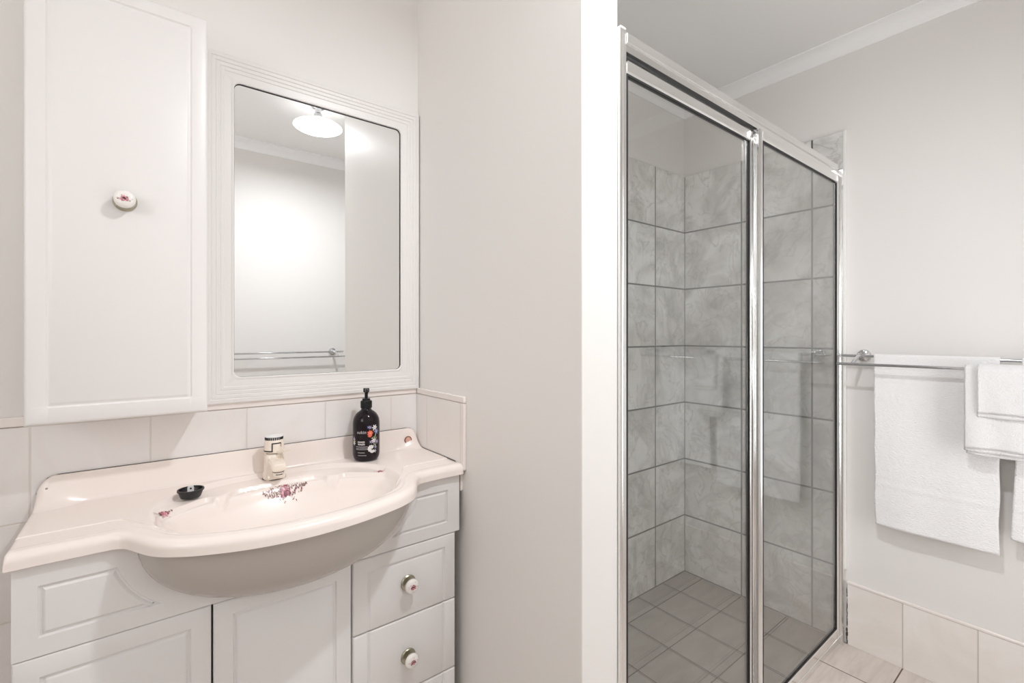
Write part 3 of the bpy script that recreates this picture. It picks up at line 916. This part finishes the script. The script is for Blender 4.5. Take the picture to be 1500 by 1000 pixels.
tube(bm, [(0, 0, 0.1795), (0, 0, 0.200)], 0.0047, 20)
lathe(bm, [(0.0, 0.1985), (0.0078, 0.1985), (0.0086, 0.2005), (0.0088, 0.2085), (0.0078, 0.2105), (0.0, 0.2108)], 30)
# nozzle towards the viewer's left
d_ = Vector((-0.30, -0.95, 0)).normalized()
pts = [d_ * s + Vector((0, 0, z)) for s, z in ((0.002, 0.2060), (0.016, 0.2060), (0.026, 0.2045), (0.031, 0.2000))]
tube(bm, pts, [0.0052, 0.0048, 0.0042, 0.0036], 16)
link('pump_head', bm, M['pump'], bot_, auto=math.radians(40))

# printed label: lettering and flowers laid on the round of the bottle
FACE = math.atan2(-BYc, -BXc)             # angle that faces the camera
def cyl(u, z, lift=0.00035):
    a = FACE + u / BR
    r = BR + lift
    return (r * math.cos(a), r * math.sin(a), z)
def lettering(bm, text, size, u0, z0, mi, bold=0.0, spacing=1.0):
    cu = bpy.data.curves.new('txt', 'FONT'); cu.body = text; cu.size = size
    cu.align_x = 'CENTER'; cu.align_y = 'CENTER'; cu.offset = bold; cu.space_character = spacing
    cu.resolution_u = 3
    o = bpy.data.objects.new('txt', cu); COL.objects.link(o)
    me = bpy.data.meshes.new_from_object(o.evaluated_get(bpy.context.evaluated_depsgraph_get()))
    vs = [bm.verts.new(cyl(u0 + v.co.x, z0 + v.co.y)) for v in me.vertices]
    for p in me.polygons:
        try:
            f = bm.faces.new([vs[i] for i in p.vertices]); f.material_index = mi
        except ValueError: pass
    bpy.data.objects.remove(o); bpy.data.curves.remove(cu); bpy.data.meshes.remove(me)
bpy.context.view_layer.update()
bm = bmesh.new()
lettering(bm, 'sukin', 0.0125, -0.0135, 0.0865, 0, 0.0, 1.08)
link('title_lettering', bm, [M['print_grey'], M['print_white']], body)
bm = bmesh.new()
lettering(bm, 'HAND', 0.0066, -0.0145, 0.0583, 1, 0.00025, 1.15)
lettering(bm, 'WASH', 0.0066, -0.0145, 0.0515, 1, 0.00025, 1.15)
def bar(u0, u1, z, h, mi):
    n = 6
    for k in range(n):
        a, b = u0 + (u1 - u0) * k / n, u0 + (u1 - u0) * (k + 1) / n
        f = bm.faces.new([bm.verts.new(cyl(*q)) for q in ((a, z), (b, z), (b, z + h), (a, z + h))]); f.material_index = mi
def words(u0, u1, z, h, mi, seed):
    rnd = random.Random(seed); u = u0
    while u < u1:
        w = rnd.uniform(0.0018, 0.0040); bar(u, min(u1, u + w), z, h, mi); u += w + 0.0008
words(-0.0310, 0.0040, 0.0440, 0.0014, 1, 3)
words(-0.0310, 0.0060, 0.0400, 0.0007, 0, 4)
words(-0.0310, 0.0050, 0.0380, 0.0007, 0, 5)
words(-0.0300, 0.0020, 0.0360, 0.0006, 0, 6)
words(-0.0250, -0.0040, 0.0272, 0.0012, 1, 7)
words(-0.0240, 0.0000, 0.0192, 0.0012, 0, 8)
link('product_lettering', bm, [M['print_grey'], M['print_white']], body)
bm = bmesh.new()
def fmap(u, v): return cyl(u, v, 0.0004)
def bloom(u, v, r, n, mi, mi2, spread=0.6, thin=0.35, a0=0.0, arc=2 * PI):
    for k in range(n):
        a = a0 + arc * k / n
        petal(bm, fmap, u + r * spread * math.cos(a), v + r * spread * math.sin(a), r * 0.5, r * thin * 0.6, a, mi)
    petal(bm, fmap, u, v, r * 0.22, r * 0.22, 0, mi2)
WH, RED, BLU, GRN, VIO = 0, 1, 2, 3, 4
bloom(0.0110, 0.0835, 0.0085, 7, RED, WH, 0.55, 0.5)
bloom(0.0100, 0.0775, 0.0060, 5, RED, RED, 0.6, 0.5, 3.5, 4.0)
bloom(0.0250, 0.0985, 0.0080, 6, WH, GRN, 0.6, 0.42)
bloom(0.0110, 0.1000, 0.0050, 6, VIO, WH, 0.7, 0.35)
bloom(0.0060, 0.1010, 0.0035, 5, BLU, WH, 0.7, 0.4)
bloom(0.0310, 0.0860, 0.0080, 6, BLU, WH, 0.6, 0.40)
bloom(0.0290, 0.0900, 0.0045, 5, VIO, WH, 0.6, 0.4)
bloom(0.0220, 0.0610, 0.0075, 6, WH, GRN, 0.6, 0.38)
bloom(0.0130, 0.0580, 0.0050, 5, VIO, WH, 0.65, 0.35)
bloom(0.0330, 0.0560, 0.0060, 6, VIO, WH, 0.65, 0.35)
bloom(0.0140, 0.0385, 0.0115, 6, WH, GRN, 0.45, 0.55, 0.9, 3.6)
bloom(0.0170, 0.0330, 0.0080, 5, WH, GRN, 0.5, 0.6, 3.6, 3.0)
bloom(0.0260, 0.0300, 0.0045, 5, WH, BLU, 0.65, 0.4)
bloom(0.0280, 0.0410, 0.0050, 5, VIO, WH, 0.65, 0.35)
for (u, v, a, l) in ((0.0205, 0.092, 2.0, .010), (0.027, 0.074, 1.2, .013), (0.024, 0.069, 2.3, .010), (0.017, 0.069, 0.6, .009), (0.030, 0.066, 1.0, .010), (0.027, 0.047, 1.5, .012), (0.023, 0.051, 2.2, .009), (0.020, 0.046, 0.9, .008), (0.012, 0.047, 2.4, .008)):
    petal(bm, fmap, u, v, l / 2, l / 7, a, GRN)
link('label_flowers', bm, [M['print_white'], M['print_red'], M['print_blue'], M['print_green'], M['print_violet']], body)
bm = bmesh.new()
for (u, v, mi) in ((-0.0400, 0.066, VIO), (-0.0388, 0.060, GRN), (-0.0395, 0.054, WH)):
    bloom(u, v, 0.006, 5, mi, WH, 0.6, 0.4)
link('label_flowers', bm, [M['print_white'], M['print_red'], M['print_blue'], M['print_green'], M['print_violet']], body)

# ------------------------------------------------------------------ mirror
MYF = 1.416
mir = thing('wall_mirror', 'rectangular mirror in stepped white frame on the wall above the basin', 'mirror', (0.415, YV, 1.52))
MP = Vector((0.415, YV, 1.52))
def rrect(x0, x1, z0, z1, r, n=7):
    pts = []
    for cx, cz, a0 in ((x1 - r, z1 - r, 0), (x0 + r, z1 - r, PI / 2), (x0 + r, z0 + r, PI), (x1 - r, z0 + r, 3 * PI / 2)):
        for k in range(n + 1):
            a = a0 + PI / 2 * k / n
            pts.append((cx + r * math.cos(a), cz + r * math.sin(a)))
    return pts
FX0, FX1, FZ0, FZ1 = 0.1165, 0.7155, 1.0690, 1.9825
prof = [(0.0, 0.0155, .001), (0.0, 0.003, .001), (0.0025, 0.0006, .001), (0.0105, 0.0, .001), (0.0122, 0.0022, .001), (0.0128, 0.0022, .001), (0.0142, 0.0012, .001), (0.0205, 0.0012, .001), (0.0222, 0.0034, .001), (0.0228, 0.0034, .001), (0.0242, 0.0024, .001), (0.0305, 0.0024, .001), (0.0322, 0.0046, .001), (0.0328, 0.0046, .001), (0.0342, 0.0036, .001), (0.0405, 0.0036, .001), (0.0422, 0.0056, .002), (0.0430, 0.0056, .002),
        (0.0575, 0.0062, .014), (0.0600, 0.0046, .015), (0.0625, 0.0046, .016), (0.0640, 0.0062, .017), (0.0640, 0.0115, .017)]
bm = bmesh.new(); prev = None; first = None
for ins, dep, r in prof:
    k = (FX1 - FX0)
    pts = rrect(FX0 + ins, FX1 - ins, FZ0 + ins * 1.06, FZ1 - ins * 1.02, max(r, 0.0008))
    cur = [bm.verts.new((x, MYF + dep, z)) for x, z in pts]
    if prev:
        for i in range(len(cur)): bm.faces.new((prev[i], prev[(i + 1) % len(cur)], cur[(i + 1) % len(cur)], cur[i]))
    else: first = cur
    prev = cur
mo = link('frame', bm, M['frame_white'], mir, auto=math.radians(25)); mo.location = -MP
bm = bmesh.new()
GI = 0.0625
pts = rrect(FX0 + GI, FX1 - GI, FZ0 + GI * 1.06, FZ1 - GI * 1.02, 0.017)
A = [bm.verts.new((x, MYF + 0.0095, z)) for x, z in pts]; B = [bm.verts.new((x, MYF + 0.0150, z)) for x, z in pts]
bm.faces.new(A); f = bm.faces.new(B)
for i in range(len(A)): bm.faces.new((A[i], A[(i + 1) % len(A)], B[(i + 1) % len(A)], B[i]))
mo = link('mirror_glass', bm, M['mirror'], mir); mo.location = -MP
# black ring drawn in for the dark gap between glass and frame
bm = bmesh.new()
p1 = rrect(FX0 + GI, FX1 - GI, FZ0 + GI * 1.06, FZ1 - GI * 1.02, 0.017); p2 = rrect(FX0 + GI + 0.0024, FX1 - GI - 0.0052, FZ0 + (GI + 0.0020) * 1.06, FZ1 - (GI + 0.0052) * 1.02, 0.0145)
A = [bm.verts.new((x, MYF + 0.0092, z)) for x, z in p1]; B = [bm.verts.new((x, MYF + 0.0092, z)) for x, z in p2]
for i in range(len(A)): bm.faces.new((A[i], A[(i + 1) % len(A)], B[(i + 1) % len(A)], B[i]))
mo = link('mirror_gap_line', bm, M['seal'], mir); mo.location = -MP

# ------------------------------------------------------------------ wall cabinet
cab = thing('wall_cabinet', 'tall white wall cabinet with one floral knob, left of the mirror', 'cabinet', (-0.04, YV, 1.0))
CP = Vector((-0.04, YV, 1.0))
CYF = 1.297
bm = bmesh.new(); box(bm, -0.186, 0.1075, CYF + 0.0195, YV - 0.0105, 1.074, 1.983, bev=0.001)
o = link('carcass', bm, M['cab_white'], cab); o.location = -CP
bm = bmesh.new(); routed_board(bm, -0.190, 0.1115, 1.0700, 1.9860, CYF, 0.0185, (-0.154, 0.0755, 1.109, 1.9525), edge=0.006, gw=0.0056, gd=0.0030)
dr = link('door', bm, M['cab_white'], cab, auto=math.radians(40)); dr.location = -CP
make_knob(dr, -0.0375, CYF, 1.534, 5)

# ------------------------------------------------------------------ shower screen
scr = thing('shower_screen', 'chrome framed shower screen with two tinted glass panels across the alcove', 'shower screen', (1.53, 0.69, 0))
SP = Vector((1.53, 0.69, 0))
def slink(name, bm, mats, par=None, **kw):
    o = link(name, bm, mats, par or scr, **kw)
    if par is None: o.location = -SP
    return o
Y0 = 0.6705
# jambs on the nib and on the towel wall
def jamb(x0, x1, y0, y1, z1, mirror=False):
    bm = bmesh.new()
    w = x1 - x0
    pr = [(x0, y0), (x0 + w * .36, y0), (x0 + w * .40, y0 + .002), (x0 + w * .46, y0 + .002), (x0 + w * .5, y0), (x1, y0 + .001), (x1, y1), (x0, y1)]
    prism(bm, pr, 'z', 0.0005, z1)
    return bm
slink('wall_jamb', jamb(XT + 0.0006, 0.8575, Y0 + 0.003, Y0 + 0.040, 1.938), M['alu'])
bm = jamb(2.2025, TX - 0.0008, 0.6560, Y0 + 0.0125, 1.915)
slink('wall_jamb', bm, M['alu'])
bm = bmesh.new(); box(bm, XT + 0.0006, 0.8530, Y0 + 0.001, Y0 + 0.038, 1.9385, 1.943, bev=0.001); slink('jamb_cap', bm, M['whiteplastic'])
bm = bmesh.new(); box(bm, 2.2035, TX - 0.0008, 0.6575, Y0 + 0.034, 1.9155, 1.9175, bev=0.0005); slink('jamb_cap', bm, M['seal'])
# head rail: a flat face with a lip and a slot under it
bm = bmesh.new()
prism(bm, [(Y0, 1.934), (Y0 + .0010, 1.935), (Y0 + .038, 1.935), (Y0 + .038, 1.893), (Y0 + .030, 1.893), (Y0 + .030, 1.900), (Y0 + .012, 1.900), (Y0 + .012, 1.8965), (Y0 + .0075, 1.8965), (Y0 + .0055, 1.9105), (Y0 + .0008, 1.9125), (Y0, 1.9135)], 'x', 0.8580, 2.2020)
slink('head_rail', bm, M['alu'])
bm = bmesh.new(); box(bm, 0.8590, 2.2010, Y0 + 0.0115, Y0 + 0.0119, 1.8860, 1.8968); box(bm, 0.8590, 2.2010, Y0 + 0.0119, Y0 + 0.0155, 1.8905, 1.8968); slink('rail_gap_dark', bm, M['seal'])  # black strips put in to darken the gap under the head rail
# sill rail
bm = bmesh.new()
prism(bm, [(Y0 + .000, 0.0006), (Y0 + .000, 0.022), (Y0 + .004, 0.024), (Y0 + .004, 0.030), (Y0 + .008, 0.034), (Y0 + .012, 0.034), (Y0 + .012, 0.028), (Y0 + .028, 0.028), (Y0 + .028, 0.038), (Y0 + .036, 0.038), (Y0 + .036, 0.0006)], 'x', 0.8580, 2.2020)
slink('sill_rail', bm, M['alu'])

def glazed_panel(name, x0, x1, z0, z1, yc, wl, wr, ht, hb, d=0.016):
    """four rounded profiles round a sheet of glass with a black seal"""
    bm = bmesh.new()
    ya, yb = yc - d / 2, yc + d / 2
    def stile(xa, xb):
        n = 9
        pts = []
        w = xb - xa
        for k in range(n + 1):
            t = k / n
            bulge = 0.0035 * math.sin(t * PI)
            if 0.40 < t < 0.55: bulge -= 0.0022
            pts.append((xa + w * t, ya + 0.0035 - bulge))
        pts += [(xb, yb), (xa, yb)]
        prism(bm, pts, 'z', z0, z1)
    stile(x0, x0 + wl); stile(x1 - wr, x1)
    def rail(za, zb):
        prism(bm, [(ya + .003, za), (ya, za + .004), (ya, zb - .004), (ya + .003, zb), (yb, zb), (yb, za)], 'x', x0 + wl, x1 - wr)
    rail(z1 - ht, z1); rail(z0, z0 + hb)
    fr = slink(name, bm, M['alu'], auto=math.radians(30))
    bm = bmesh.new()
    ix0, ix1, iz0, iz1 = x0 + wl, x1 - wr, z0 + hb, z1 - ht
    s = 0.0045
    for q in ((ix0, ix0 + s, iz0, iz1), (ix1 - s, ix1, iz0, iz1), (ix0 + s, ix1 - s, iz0, iz0 + s), (ix0 + s, ix1 - s, iz1 - s, iz1)):
        box(bm, q[0], q[1], yc - 0.0055, yc + 0.0055, q[2], q[3])
    slink('glazing_seal', bm, M['seal'], fr)
    bm = bmesh.new(); box(bm, ix0 + 0.0005, ix1 - 0.0005, yc - 0.0025, yc + 0.0025, iz0 + 0.0005, iz1 - 0.0005)
    slink('glass_pane', bm, M['glass'], fr)
    return fr
glazed_panel('door_panel', 0.8590, 1.5010, 0.0405, 1.8875, Y0 + 0.0215, 0.016, 0.022, 0.032, 0.034)
glazed_panel('fixed_panel', 1.4950, 2.2005, 0.0365, 1.8900, Y0 + 0.0020 + 0.0005, 0.030, 0.026, 0.030, 0.034, 0.0165)
# pivot pin at the top of the meeting stile
bm = bmesh.new(); tube(bm, [(1.490, Y0 + 0.011, 1.845), (1.490, Y0 + 0.011, 1.872)], [0.0045, 0.006], 16)
tube(bm, [(1.490, Y0 + 0.011, 0.06), (1.490, Y0 + 0.011, 1.845)], 0.0038, 14)
slink('door_pull', bm, M['alu'], smooth=True)

# ------------------------------------------------------------------ towel rails
RL = 0.835
def make_rail(label, loc, rz):
    t = thing('towel_rail', label, 'towel rail', loc, rz)
    ZB_, ZF_, OB, OF = 1.167, 1.1375, 0.060, 0.122
    for nm, off, z, x0, x1 in (('rear_bar', OB, ZB_, 0.0, RL - 0.003), ('front_bar', OF, ZF_, 0.004, RL - 0.006)):
        bm = bmesh.new()
        tube(bm, [(x0, off, z), (x0 + 0.002, off, z), (x1 - 0.002, off, z), (x1, off, z)], [0.0042, 0.0055, 0.0055, 0.0042], 18)
        link(nm, bm, M['chrome'], t, auto=math.radians(40))
    for x in (0.062, RL - 0.062):
        bm = bmesh.new()
        # rose (turned about the wall normal)
        rg = []
        for r, h in ((0.0235, 0.0004), (0.0238, 0.006), (0.0215, 0.010), (0.014, 0.012), (0.0085, 0.016), (0.0078, 0.050), (0.0085, 0.058), (0.0085, 0.066), (0.005, 0.070)):
            rg.append([bm.verts.new((x + r * math.cos(2 * PI * k / 36), h, ZB_ + r * math.sin(2 * PI * k / 36))) for k in range(36)])
        for A, B in zip(rg[:-1], rg[1:]):
            for k in range(36): bm.faces.new((A[k], A[(k + 1) % 36], B[(k + 1) % 36], B[k]))
        bm.faces.new(rg[0]); bm.faces.new(rg[-1])
        sgn = 1 if x > RL / 2 else -1
        tube(bm, [(x, 0.060, ZB_ + 0.001), (x + 0.002 * sgn, 0.080, ZB_ - 0.006), (x + 0.005 * sgn, 0.104, ZB_ - 0.019), (x + 0.007 * sgn, OF, ZF_)], [0.0075, 0.0068, 0.0062, 0.0058], 16)
        link('bracket', bm, M['chrome'], t, auto=math.radians(40))
    return t
make_rail('chrome double towel rail hung with white towels beside the shower screen', (XW, -0.180, 0), PI / 2)
make_rail('empty chrome double towel rail reflected in the mirror above the basin', (0.222, YR, -0.033), 0.0)

# ------------------------------------------------------------------ towels
XBK, XFR = XW - 0.060, XW - 0.122
def drape(bm, y0, y1, xb, zb, rb, front, back, wave=0.004, seed=1, ny=44, ribs=None, flare=0.0, slope=0.0, sag=0.0, edge_j=0.0, step=0.007, rz=None):
    """a sheet hung over a bar along Y: path climbs behind, goes over, comes down in front (-X)"""
    rnd = random.Random(seed)
    ph = [rnd.uniform(0, 6.28) for _ in range(6)]
    path = []
    nb = max(3, int(back / 0.012))
    for i in range(nb + 1): path.append((rb, -back + back * i / nb, -1))
    for i in range(1, 11):
        a = PI * i / 11
        path.append((rb * math.cos(a), (rz or rb) * math.sin(a), 0))
    nf = max(4, int(front / step))
    for i in range(nf + 1): path.append((-rb, -front * i / nf, 1))
    G = []
    for j in range(ny + 1):
        s = j / ny
        row = []
        for (dx, dz, side) in path:
            down = max(0.0, -dz)
            L = front if side >= 0 else back
            q = min(1.0, down / max(0.05, L))
            w = wave * q * (math.sin(s * 5.1 + ph[0] + q * 1.2) + 0.6 * math.sin(s * 11.0 + ph[1] - q * 1.5))
            y = y0 + (y1 - y0) * s + flare * q * (s - 0.5) + edge_j * q * (1 if s > 0.97 or s < 0.03 else 0) * math.sin(down * 34 + ph[2]) * 0.6
            z = zb + dz
            if down > 0: z += (slope * (s - 0.5) + sag * 4 * s * (1 - s) * -1) * q
            x = xb + dx + (w if side >= 0 else w * 0.4)
            if ribs and side > 0:
                for (a, b, n) in ribs:
                    if a < down < b: x += 0.0011 * math.cos((down - a) / (b - a) * n * 2 * PI)
            row.append(bm.verts.new((x, y, z)))
        G.append(row)
    for j in range(ny):
        for i in range(len(path) - 1):
            bm.faces.new((G[j][i], G[j + 1][i], G[j + 1][i + 1], G[j][i + 1]))

def towel(name, sheets, mat, label, group, thick=0.0035):
    bm = bmesh.new()
    for s in sheets: drape(bm, **s)
    y = sum(s['y0'] + s['y1'] for s in sheets) / (2 * len(sheets))
    piv = Vector((sheets[0]['xb'], y, sheets[0]['zb']))
    for v in bm.verts: v.co -= piv
    o = link(name, bm, mat, smooth=True); o.location = piv
    md = o.modifiers.new('thickness', 'SOLIDIFY'); md.thickness = thick; md.offset = 1.0
    tag(o, label, 'towel', group)
    return o
G_T = 'white towels on the rail'
ribs = [(0.455, 0.500, 5), (0.615, 0.630, 2)]
towel('bath_towel', [dict(y0=0.546, y1=0.214, xb=XBK, zb=1.167, rb=0.0058, front=0.632, back=0.58, wave=0.0035, seed=3, ny=60, ribs=ribs, flare=0.006, slope=0.0, edge_j=0.003)], M['terry'], 'large white towel on the rear bar, nearest the shower screen', G_T)
towel('bath_towel', [dict(y0=0.166, y1=-0.075, xb=XBK, zb=1.167, rb=0.0058, front=0.575, back=0.54, wave=0.004, seed=8, ny=48, ribs=ribs, flare=-0.05, slope=-0.01)], M['terry'], 'white towel cut by the right edge of the photo, hanging lowest there', G_T)
towel('hand_towel', [dict(y0=0.287, y1=0.140, xb=XFR, zb=1.1375, rb=0.0170, rz=0.0112, front=0.254, back=0.22, wave=0.003, seed=12, ny=30, slope=0.0, sag=-0.004),
                     dict(y0=0.289, y1=0.142, xb=XFR, zb=1.1375, rb=0.0115, rz=0.0086, front=0.263, back=0.23, wave=0.003, seed=12, ny=30, sag=0.002),
                     dict(y0=0.284, y1=0.150, xb=XFR, zb=1.1375, rb=0.0060, rz=0.0060, front=0.273, back=0.24, wave=0.003, seed=12, ny=30, sag=0.004)], M['terry_fine'], 'folded white hand towel on the front bar, under the face cloth', G_T, 0.0022)
towel('face_cloth', [dict(y0=0.256, y1=0.147, xb=XFR, zb=1.1375, rb=0.0290, rz=0.0164, front=0.138, back=0.12, wave=0.0015, seed=22, ny=26, sag=-0.003),
                     dict(y0=0.257, y1=0.149, xb=XFR, zb=1.1375, rb=0.0235, rz=0.0138, front=0.150, back=0.13, wave=0.0015, seed=22, ny=26, sag=0.001)], M['terry_fine'], 'small folded white face cloth laid over the hand towel', G_T, 0.0022)

# ------------------------------------------------------------------ ceiling light
LX, LY, LZ = 0.700, 0.318, 2.328
lamp = thing('ceiling_light', 'round glowing opal ceiling light on chrome stem reflected in the mirror', 'ceiling light', (LX, LY, ZC))
bm = bmesh.new()
lathe(bm, [(0.0, 0.020), (0.040, 0.020), (0.080, 0.017), (0.108, 0.010), (0.118, 0.003), (0.118, 0.0), (0.108, -0.006), (0.080, -0.014), (0.040, -0.019), (0.0, -0.020)], 56, 0, (0, 0, LZ - ZC), mis=[1, 1, 1, 1, 1, 0, 0, 0, 0])
link('lamp_shade', bm, [M['opal'], M['opal_top']], lamp, smooth=True)
bm = bmesh.new()
lathe(bm, [(0.0, -0.0002), (0.036, -0.0002), (0.036, -0.006), (0.030, -0.014), (0.016, -0.018), (0.0145, -0.040), (0.020, -0.046), (0.020, -0.060), (0.012, -0.066), (0.011, LZ - ZC + 0.018), (0.0, LZ - ZC + 0.018)], 32)
link('lamp_stem', bm, M['chrome'], lamp, auto=math.radians(40))
ld = bpy.data.lights.new('lamp_light', 'AREA'); ld.shape = 'DISK'; ld.size = 0.075
ld.energy = LAMP_POWER; ld.color = (0.945, 0.965, 1.0)
lo = bpy.data.objects.new('lamp_light', ld); COL.objects.link(lo)
lo.location = (LX, LY, LZ - 0.024)
bpy.context.view_layer.update()
